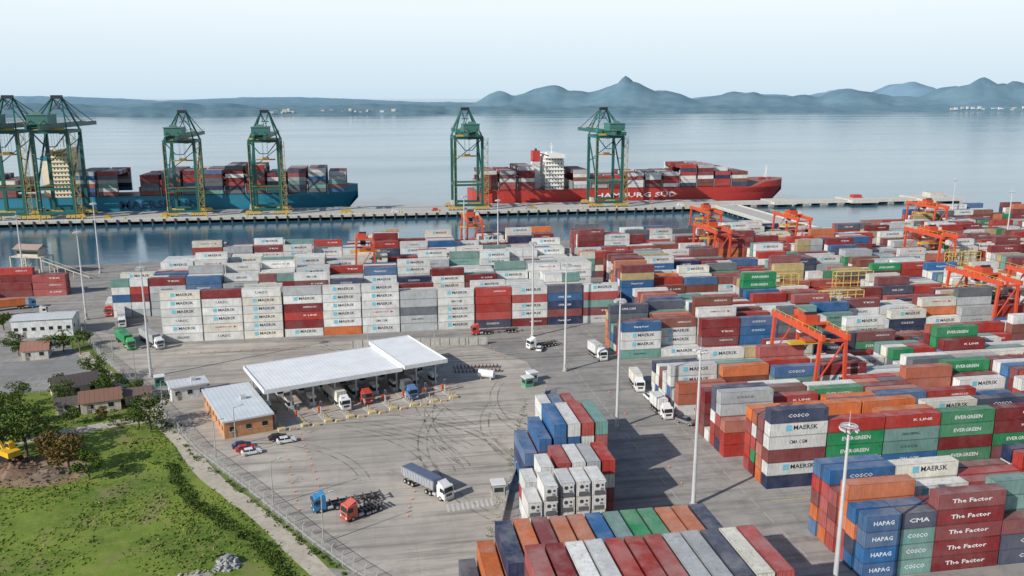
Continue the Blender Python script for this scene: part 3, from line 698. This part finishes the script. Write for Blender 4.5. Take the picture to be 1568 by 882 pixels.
# ---------------------------------------------------------------- vegetation
def leafcloud(B,c,rx,rz,n,size,cols):
    for _ in range(n):
        while True:
            d=Vector((R.uniform(-1,1),R.uniform(-1,1),R.uniform(-1,1)))
            if d.length<1: break
        d=d.normalized()*(d.length**.45)
        p=Vector(c)+Vector((d.x*rx,d.y*rx,d.z*rz))
        a=Vector((R.gauss(0,1),R.gauss(0,1),R.gauss(0,.6))).normalized(); b=a.cross(Vector((R.gauss(0,1),R.gauss(0,1),R.gauss(0,1)))).normalized()
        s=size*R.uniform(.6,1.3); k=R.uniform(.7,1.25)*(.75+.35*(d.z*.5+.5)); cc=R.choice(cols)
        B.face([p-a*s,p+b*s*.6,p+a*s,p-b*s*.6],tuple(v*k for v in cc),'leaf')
GR=[(.04,.085,.014),(.06,.12,.02),(.09,.14,.025),(.035,.07,.015)]
LG=[(.08,.15,.02),(.12,.19,.03),(.15,.20,.04),(.07,.12,.02)]
DG=[(.025,.06,.012),(.04,.085,.015),(.055,.09,.02)]
def tree(h=7,r=3.2,cols=GR,dens=1.0):
    B=MB(); tr=(.12,.09,.065)
    B.cyl((0,0,-.1),(0,0,h*.45),h*.035,h*.022,tr,'conc',7)
    for i in range(11):
        a=i*2.4+R.uniform(-.4,.4); rr=r*R.uniform(.35,.85); z=h*R.uniform(.42,.88)
        e=(math.cos(a)*rr,math.sin(a)*rr,z); B.cyl((0,0,h*R.uniform(.25,.45)),e,h*.014,h*.005,tr,'conc',5)
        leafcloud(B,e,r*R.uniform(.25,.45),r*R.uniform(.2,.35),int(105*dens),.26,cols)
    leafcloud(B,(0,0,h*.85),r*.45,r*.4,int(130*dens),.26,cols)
    return B.data('tree')
RED=[(.16,.07,.03),(.13,.09,.03),(.08,.09,.025),(.2,.09,.035)]
T=[tree(8,3.8),tree(6,3.2),tree(7.5,4.4,DG),tree(6,3,RED)]
for s,t,i,k in((-80,191,2,1.35),(-86,197,3,1.4),(-74,188,0,1.3),(-68,184,3,1.2),(-92,190,2,1.2),(-62,177,3,1.3),(-57,173,1,.9),(-51,199,2,1.1),(-54,201,0,.8),
  (-71,233,1,1),(-74,238,0,.9),(-69,228,1,.8),(-92,270,1,1),(-88,276,1,.9),(-96,268,0,.8),(-104,268,1,.9),(-108,274,2,.8),(-87,221,0,.9),(-90,213,1,1.1),(-98,208,2,1),(-60,223,1,.8),(-86,181,1,.8),(-103,300,1,.8),
  (-66,226,2,.7),(-76,219,0,.8),(-82,233,1,.8),(-70,206,1,.7),(-64,208,3,.6),(-84,206,0,1.0),(-120,300,1,1)):
    place(T[i],'tree',(s,t,0),R.uniform(0,6),k*R.uniform(.9,1.1))
def palm():
    B=MB(); B.cyl((0,0,0),(.3,0,5),.2,.13,(.2,.16,.12),'conc',7)
    for i in range(14):
        a=i*.9; p=Vector((.3,0,5))
        for k in range(5):
            q=p+Vector((math.cos(a)*.6,math.sin(a)*.6,.35-.22*k)); n=Vector((-math.sin(a),math.cos(a),0))*(.28-.03*k)
            B.face([p-n,q-n*.9,q+n*.9,p+n],(.06,.11,.03),'leaf'); p=q
    return B.data('palm_tree')
pm=palm()
for s,t in((-89,269),(-93,274),(-86,266)): place(pm,'palm_tree',(s,t,0),R.uniform(0,6),R.uniform(.8,1.1))
def inpoly(x,y,P):
    c=False; n=len(P)
    for i in range(n):
        x1,y1=P[i];x2,y2=P[(i+1)%n]
        if (y1>y)!=(y2>y) and x<(x2-x1)*(y-y1)/(y2-y1)+x1: c=not c
    return c
field=[(-130,90),(-4,100),(-11,131),(-23,151),(-35,170),(-46,193),(-60,222),(-75,231),(-130,228)]
B=MB(); cnt=0
while cnt<20000:
    x=R.uniform(-115,0); y=R.uniform(100,230)
    if not inpoly(x,y,field): continue
    if 190<y+ (x+72)*-.2<203 and x<-50: continue
    if noise.noise((x*.08,y*.08,0))+.5*noise.noise((x*.25,y*.25,3))+R.uniform(-.35,.35)<-.02: continue
    cnt+=1; s=R.uniform(.12,.38); a=R.uniform(0,3.14); k=R.uniform(.7,1.4); c=R.choice([(.08,.15,.02),(.14,.20,.03),(.06,.11,.018),(.20,.21,.06)])
    dx,dy=math.cos(a)*s,math.sin(a)*s
    B.face([(x-dx,y-dy,0),(x+dx,y+dy,0),(x+dx*.4+R.uniform(-.1,.1),y+dy*.4,s*R.uniform(.5,1.2))],tuple(v*k for v in c),'leaf')
B.obj('grass_tufts')
B=MB()
for i in range(300):
    x=R.uniform(-110,-5); y=R.uniform(105,225)
    if not inpoly(x,y,field): continue
    if noise.noise((x*.05,y*.05,5))<.08: continue
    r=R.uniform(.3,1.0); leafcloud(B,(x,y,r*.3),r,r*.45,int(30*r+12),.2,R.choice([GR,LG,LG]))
for a,b in zip(fl[2:],fl[3:]):
    for i in range(22):
        u=R.random(); x=a[0]+(b[0]-a[0])*u-R.uniform(.8,2.2); y=a[1]+(b[1]-a[1])*u-R.uniform(.6,1.6); r=R.uniform(.25,.7)
        leafcloud(B,(x,y,r*.4),r,r*.6,18,.18,GR)
ditch=smooth([(-41,178),(-36,165),(-28,153),(-18,139),(-13,128)],10)
for x,y in ditch:
    for k in range(5):
        r=R.uniform(.5,1.1); leafcloud(B,(x-1+R.uniform(-1.1,1.1),y-1+R.uniform(-1.1,1.1),r*.35),r,r*.5,int(34*r),.2,DG)
for i in range(40):
    u=R.random(); x=-64+u*22; y=208-u*12+R.uniform(-3,3); r=R.uniform(.4,1); leafcloud(B,(x,y,r*.4),r,r*.6,25,.2,DG)
for i in range(60):
    u=R.random(); x=14+u*26+R.uniform(-1,.4); y=112+u*88
    leafcloud(B,(x-.8,y,.3),.5,.35,10,.15,GR)
B.obj('shrubs')
def pile(name,loc,r,h,col,n=30,sz=.6):
    B=MB(); k=14
    vs=[(0,0,h)];fs=[]
    for j in(1,2,3):
        for i in range(k):
            a=2*math.pi*i/k; rr=r*j/3*R.uniform(.85,1.15); vs.append((rr*math.cos(a),rr*math.sin(a),h*(1-j/3)**1.2*R.uniform(.7,1.2)-(.05 if j==3 else 0)))
    for i in range(k):
        fs.append((0,1+i,1+(i+1)%k))
        for j in(0,1): a=1+j*k; fs.append((a+i,a+k+i,a+k+(i+1)%k,a+(i+1)%k))
    B.mesh(vs,fs,col,'conc')
    for _ in range(n):
        a=R.uniform(0,6.28); q=R.random()**.6; rr=r*1.15*q; z=max(0,h*(1-q)); s=sz*R.uniform(.3,1)
        b=[Vector((rr*math.cos(a)+x*s*R.uniform(.6,1),rr*math.sin(a)+y*s*R.uniform(.6,1),z-s*.3)) for x,y in((-1,-1),(1,-1),(1,1),(-1,1))]
        t=[v*1+Vector((R.uniform(-.2,.2)*s,R.uniform(-.2,.2)*s,s*R.uniform(.8,1.2))) for v in b]
        kk=R.uniform(.7,1.3); B.hexa(b,t,tuple(v*kk for v in col),'conc')
    return B.obj(name,loc,R.uniform(0,3))
pile('soil_mound',(-74,180,0),5,1.8,(.24,.15,.10),70,.4); pile('soil_mound',(-82,184,0),4,1.4,(.2,.14,.1),60,.35); pile('soil_mound',(-66,177,0),4,1.3,(.2,.15,.11),50,.35)
pile('rock_pile',(-24.5,134.5,0),2.2,1.4,(.34,.34,.34),40,.5); pile('rock_pile',(-29,130.5,0),3,.4,(.42,.38,.32),40,.3)
B=MB()
for y in(-1,1): B.prism([(-1.7,.0),(1.7,.0),(2,.4),(1.7,.8),(-1.7,.8),(-2,.4)],y-.3,y+.3,BK)
YE=(.7,.42,.03)
B.box(-1.6,1.5,-1.1,1.1,.9,1.9,YE); B.box(.1,1.4,-1.1,-.1,1.9,3,YE); B.box(.2,1.42,-1.12,-.08,2.1,2.8,BK,'glass')
B.beam((1.3,.3,1.7),(3.2,.3,3.8),.4,YE); B.beam((3.2,.3,3.8),(4.8,.3,1.9),.3,YE); B.prism([(4.5,2),(5.2,1.6),(4.9,.9),(4.3,1.2)],-.1,.7,(.2,.18,.15))
B.obj('excavator',(-75.5,183.5,1.2),2.4,1.2)
# ---------------------------------------------------------------- vehicles
def wheels(B,xs,w,r=.5):
    for x in xs:
        for s in(-1,1):
            y=s*(w/2-.18); B.cyl((x,y-.17,r),(x,y+.17,r),r,r,(.02,.02,.02),n=14); B.cyl((x,y+s*.175,r),(x,y+s*.185,r),r*.5,r*.5,(.45,.45,.45),n=10)
def car(col):
    B=MB(); W=1.72
    prof=[(-2.1,.35),(2.05,.35),(2.1,.6),(1.95,.82),(1.1,.95),(-1.6,1.0),(-2.08,.92),(-2.12,.6)]
    B.prism(prof,-W/2,W/2,col)
    B.hexa([(-1.8,-.8,.96),(1.0,-.8,.93),(1.0,.8,.93),(-1.8,.8,.96)],[(-1.35,-.62,1.38),(.3,-.62,1.38),(.3,.62,1.38),(-1.35,.62,1.38)],BK,'glass')
    B.hexa([(-1.37,-.64,1.38),(.32,-.64,1.38),(.32,.64,1.38),(-1.37,.64,1.38)],[(-1.3,-.58,1.46),(.2,-.58,1.46),(.2,.58,1.46),(-1.3,.58,1.46)],col)
    for s in(-1,1): B.beam((-.5,s*.81,.95),(-.5,s*.63,1.4),.08,col)
    for s in(-1,1):
        B.box(2.03,2.1,s*.6-.18,s*.6+.18,.62,.78,(.8,.8,.75)); B.box(-2.14,-2.08,s*.6-.16,s*.6+.16,.65,.85,(.5,.02,.02)); B.box(.75,.95,s*.88-.06,s*.88+.06,.95,1.07,col)
    B.box(2.06,2.13,-.5,.5,.42,.55,BK); wheels(B,(-1.3,1.3),W+.08,.31); return B
def tractor(B,x,col):
    B.box(x-6.2,x-.4,-.45,.45,.75,1.05,(.08,.08,.08))
    prof=[(x-2.3,.6),(x-.05,.6),(x,1.0),(x-.02,1.9),(x-.25,2.95),(x-.5,3.1),(x-2.3,3.1)]
    B.prism(prof,-1.22,1.22,col)
    B.hexa([(x-.02,-1.05,1.9),(x+.0,1.05,1.9),(x-.02,1.05,1.92),(x-.04,-1.05,1.92)],[(x-.2,-1.0,2.8),(x-.2,1.0,2.8),(x-.24,1.0,2.8),(x-.24,-1.0,2.8)],BK,'glass')
    for s in(-1,1): B.box(x-1.35,x-.35,s*1.23-.015,s*1.23+.015,1.9,2.7,BK,'glass'); B.box(x-.15,x+.05,s*1.4-.1,s*1.4+.1,1.9,2.6,(.05,.05,.05)); B.box(x-.02,x+.06,s*.9-.2,s*.9+.2,.75,1.0,(.8,.8,.75))
    B.box(x-.02,x+.04,-.7,.7,1.1,1.6,(.06,.06,.06)); B.box(x-.1,x+.12,-1.2,1.2,.35,.62,tuple(v*.7 for v in col))
    B.prism([(x-2.2,3.1),(x-.7,3.1),(x-2.2,3.75)],-1.0,1.0,col)
    B.cyl((x-3.6,-1.0,.75),(x-2.6,-1.0,.75),.32,.32,(.4,.4,.4),n=10); B.cyl((x-3.6,1.0,.75),(x-2.6,1.0,.75),.32,.32,(.4,.4,.4),n=10)
    wheels(B,(x-1.3,x-4.4,x-5.6),2.5,.5)
def chassis(B,x0,x1):
    for y in(-.5,.5): B.box(x0,x1,y-.1,y+.1,1.05,1.35,(.10,.09,.09))
    for i in range(7):
        x=x0+(x1-x0)*i/6; B.box(x-.12,x+.12,-1.2,1.2,1.2,1.4,(.12,.1,.1))
    wheels(B,(x0+.9,x0+2.1,x0+3.3),2.5,.5)
def truck(name,loc,ang,col,load='w',L=12.4):
    B=MB(); tractor(B,L/2+3.2,col); chassis(B,-L/2,L/2-.2)
    x0=-L/2
    if load=='bulk':
        c=(.32,.34,.36); B.hexa([(x0,-1.1,1.4),(L/2-.3,-1.1,1.4),(L/2-.3,1.1,1.4),(x0,1.1,1.4)],[(x0-.2,-1.28,3.3),(L/2,-1.28,3.3),(L/2,1.28,3.3),(x0-.2,1.28,3.3)],c)
        for i in range(12):
            x=x0+.2+i*(L-.6)/11
            for s in(-1,1): B.beam((x,s*1.14,1.4),(x,s*1.32,3.3),.09,(.4,.42,.44))
        B.prism([(x0-.2,3.3),(L/2,3.3),(L/2-.4,3.55),(x0+.2,3.55)],-1.2,1.2,(.10,.13,.2))
    elif load: cbox(B,x0,-CW/2,1.42,12.19 if L>11 else 6.06,'x',load)
    return B.obj(name,(loc[0],loc[1],.02),ang)
wh=(.75,.75,.73)
truck('dump_trailer_truck',(9.6,157.5),rad(-55),wh,'bulk',10)
truck('flatbed_truck',(-3.5,153),rad(195),(.03,.2,.42),None,10)
truck('flatbed_truck',(-.8,149.2),rad(212),(.55,.12,.08),None,5)
truck('container_truck',(-76,276),rad(-62),(.1,.4,.15),'e')
truck('container_truck',(-68,275),rad(-58),wh,'g')
truck('container_truck',(-84,305),rad(-75),wh,'w')
truck('container_truck',(-92,322),rad(-80),(.6,.08,.05),'w')
truck('container_truck',(67.5,238),rad(-82),wh,'w',6.4)
truck('container_truck',(71,210),rad(-96),wh,'w',6.4)
truck('container_truck',(70.5,190),rad(-88),wh,'w',6.4)
truck('flatbed_truck',(55,250),rad(200),wh,None,7)
truck('flatbed_truck',(43,268),rad(185),(.5,.05,.04),None)
truck('container_truck',(-130,330),rad(20),(.05,.2,.4),'o')
truck('flatbed_truck',(-122,318),rad(10),wh,None)
truck('container_truck',(-150,325),rad(10),(.1,.1,.1),'n')
truck('container_truck',(-9,212),gz-math.pi/2,wh,'w'); truck('flatbed_truck',(-3.6,216),gz-math.pi/2,(.5,.06,.04),None); truck('container_truck',(8,217),gz-math.pi/2,(.1,.2,.4),'s')
for (s,t),a,c in(((-26,180.5),.3,(.75,.75,.75)),((-27.5,182.5),.3,(.55,.03,.03)),((-28.5,184.5),.3,(.02,.04,.15)),((-21,187.8),.3,(.03,.03,.035)),((-19,185.8),.3,(.78,.78,.78)),((-68,196),.4,(.1,.1,.11)),((52,246),1.2,wh),((-46,229),.3,wh),((-105,243),1.57,(.3,.3,.32)),((-110,243),1.57,(.7,.7,.7)),((-97,265),1.57,(.2,.04,.04))):
    car(c).obj('parked_car',(s,t,.02),a)
def pickup(loc,ang,c):
    B=MB(); B.prism([(-2.4,.45),(2.4,.45),(2.45,.8),(2.2,1.05),(1.1,1.1),(.9,1.1),(-2.4,1.1)],-.88,.88,c)
    B.hexa([(-.5,-.82,1.1),(1.4,-.82,1.1),(1.4,.82,1.1),(-.5,.82,1.1)],[(-.3,-.68,1.7),(.7,-.68,1.7),(.7,.68,1.7),(-.3,.68,1.7)],BK,'glass'); B.box(-.32,.72,-.7,.7,1.68,1.78,c)
    B.box(-2.3,-.7,-.75,.75,1.1,1.12,BK); wheels(B,(-1.5,1.5),1.85,.36); B.obj('pickup_truck',loc,ang)
pickup((71,198,.02),-1.5,wh); pickup((74,181,.02),-1.0,(.2,.2,.22))
# ---------------------------------------------------------------- small yard things
def cone():
    B=MB(); B.box(-.22,.22,-.22,.22,0,.05,(.6,.12,.02)); B.cyl((0,0,.05),(0,0,.42),.16,.09,(.7,.15,.03),n=8); B.cyl((0,0,.42),(0,0,.56),.09,.065,(.8,.8,.8),n=8); B.cyl((0,0,.56),(0,0,.78),.065,.02,(.7,.15,.03),n=8)
    return B.data('traffic_cone')
cn=cone()
def cones(a,b,n):
    for i in range(n):
        u=i/(n-1); place(cn,'traffic_cone',(a[0]+(b[0]-a[0])*u+R.uniform(-.2,.2),a[1]+(b[1]-a[1])*u,.02),0,.8)
cones((-16,190),(-10,158),10); cones((-18,176),(-14,152),7); cones((6,146),(8,156),4); cones((-58,262),(-20,262),11); cones((40,240),(36,262),6); cones((62,205),(61,150),8)
for i in range(16):
    x=-18+i*2.6; y=193+i*.93+ (1 if i%2 else 0)
    B=MB(); B.prism([(-.9,0),(.9,0),(.7,.55),(-.7,.55)],-.3,.3,(.6,.46,.28),'conc'); B.obj('concrete_barrier',(x,y,.02),gz+R.uniform(-.1,.1))
def kiosk(loc,rz,c):
    B=MB(); B.box(-1.2,1.2,-1.2,1.2,.1,2.6,c); B.box(-1.4,1.4,-1.4,1.4,2.6,2.8,(.7,.7,.7)); B.box(-.9,.9,-1.23,-1.2,1.1,2.0,BK,'glass'); B.box(-1.23,-1.2,-.9,.9,1.1,2.0,BK,'glass'); B.box(-1.3,1.3,-1.3,1.3,0,.1,(.4,.4,.38)); return B.obj('guard_kiosk',loc,rz)
kiosk((44,218,0),.3,(.75,.75,.73)); kiosk((42,214,0),.3,(.1,.3,.2)); kiosk((-56,232,0),.3,(.05,.25,.18)); kiosk((24,152,0),0,(.35,.34,.32))
B=MB(); B.cyl((-2.2,0,1.6),(2.2,0,1.6),1.1,1.1,(.7,.72,.72),n=16)
for x in(-1.4,1.4): B.box(x-.2,x+.2,-.9,.9,0,.9,(.4,.4,.38))
B.obj('water_tank',(32,222,0),-.5)
def bike():
    B=MB()
    for x in(-.65,.65): B.cyl((x,-.05,.3),(x,.05,.3),.3,.3,BK,n=10)
    B.beam((-.5,0,.5),(.5,0,.6),.22,(.3,.04,.03)); B.beam((-.5,0,.75),(.1,0,.78),.22,BK,h=.1); B.beam((.65,0,.3),(.45,0,1.0),.07,(.3,.3,.3)); B.beam((.45,-.35,1.0),(.45,.35,1.0),.05,BK)
    return B.data('motorcycle')
bk=bike()
for i in range(26): place(bk,'motorcycle',(24+(i%13)*1.05,229+(i//13)*4-(i%13)*.1,.02),1.6+R.uniform(-.1,.1))
def pole(h=9):
    B=MB(); B.cyl((0,0,0),(0,0,h),.14,.08,(.4,.39,.36),'conc',8); B.beam((0,0,h-.1),(1.8,0,h+.2),.09,(.4,.4,.4)); B.box(1.5,2.3,-.15,.15,h+.1,h+.28,(.6,.6,.6)); return B.data('street_lamp')
pl=pole()
for s,t in((-92,292),(-74,256),(-63,236),(-50,208),(-33,178),(-19,155),(-9,139),(-30,186),(20,250),(0,250)): place(pl,'street_lamp',(s,t,0),.5)
B=MB(); B.beam((0,-.6,0),(0,-.6,1.8),.1,(.4,.4,.4)); B.beam((0,.6,0),(0,.6,1.8),.1,(.4,.4,.4)); B.box(-.05,.05,-.9,.9,1,2,(.75,.25,.15)); B.obj('notice_sign',(-42,126,0),-1.4)
# ---------------------------------------------------------------- sky, sun, camera
w=bpy.data.worlds.new('World'); sc.world=w; w.use_nodes=True; nt=w.node_tree; nt.nodes.clear(); N=NT(nt)
o=N.n('ShaderNodeOutputWorld'); b=N.n('ShaderNodeBackground'); sk=N.n('ShaderNodeTexSky')
sk.sky_type='NISHITA'; sk.sun_disc=False; sk.sun_elevation=rad(30); sk.sun_rotation=rad(240); sk.air_density=1.0; sk.dust_density=.8; sk.ozone_density=1.5
tc=N.n('ShaderNodeTexCoord'); sx=N.n('ShaderNodeSeparateXYZ'); N.l(tc.outputs['Generated'],sx.inputs[0]); z=sx.outputs[2]
S=.12
hz=N.mix(N.mapr(z,0,.10,0,1),tuple(v/S for v in(.62,.78,.90))+(1,),tuple(v/S for v in(.88,.97,1.02))+(1,))
mr=N.n('ShaderNodeMapRange',interpolation_type='SMOOTHSTEP'); N.l(z,mr.inputs[0]); mr.inputs[1].default_value=.11; mr.inputs[2].default_value=.38; mr.inputs[3].default_value=.97; mr.inputs[4].default_value=0
c=N.mix(mr.outputs[0],sk.outputs[0],hz)
N.l(c,b.inputs[0]); b.inputs[1].default_value=S; N.l(b.outputs[0],o.inputs[0])
sd=bpy.data.lights.new('sun','SUN'); sd.energy=5.0; sd.angle=rad(.5); sd.color=(1,.95,.87); so=bpy.data.objects.new('sun',sd); bpy.context.collection.objects.link(so)
tosun=Vector((-math.cos(rad(30))*math.cos(rad(30)),-math.sin(rad(30))*math.cos(rad(30)),math.sin(rad(30))))
so.rotation_euler=(-tosun).to_track_quat('-Z','Y').to_euler(); so.location=(0,0,200)
cd=bpy.data.cameras.new('camera'); cd.lens=1300/1568*36; cd.sensor_width=36; cd.clip_end=200000; cd.clip_start=1
co=bpy.data.objects.new('camera',cd); bpy.context.collection.objects.link(co); co.location=(0,0,76); co.rotation_euler=(math.pi/2-math.atan(291/1300),0,rad(-10)); sc.camera=co
sc.view_settings.view_transform='Standard'; sc.view_settings.look='None'; sc.view_settings.exposure=0
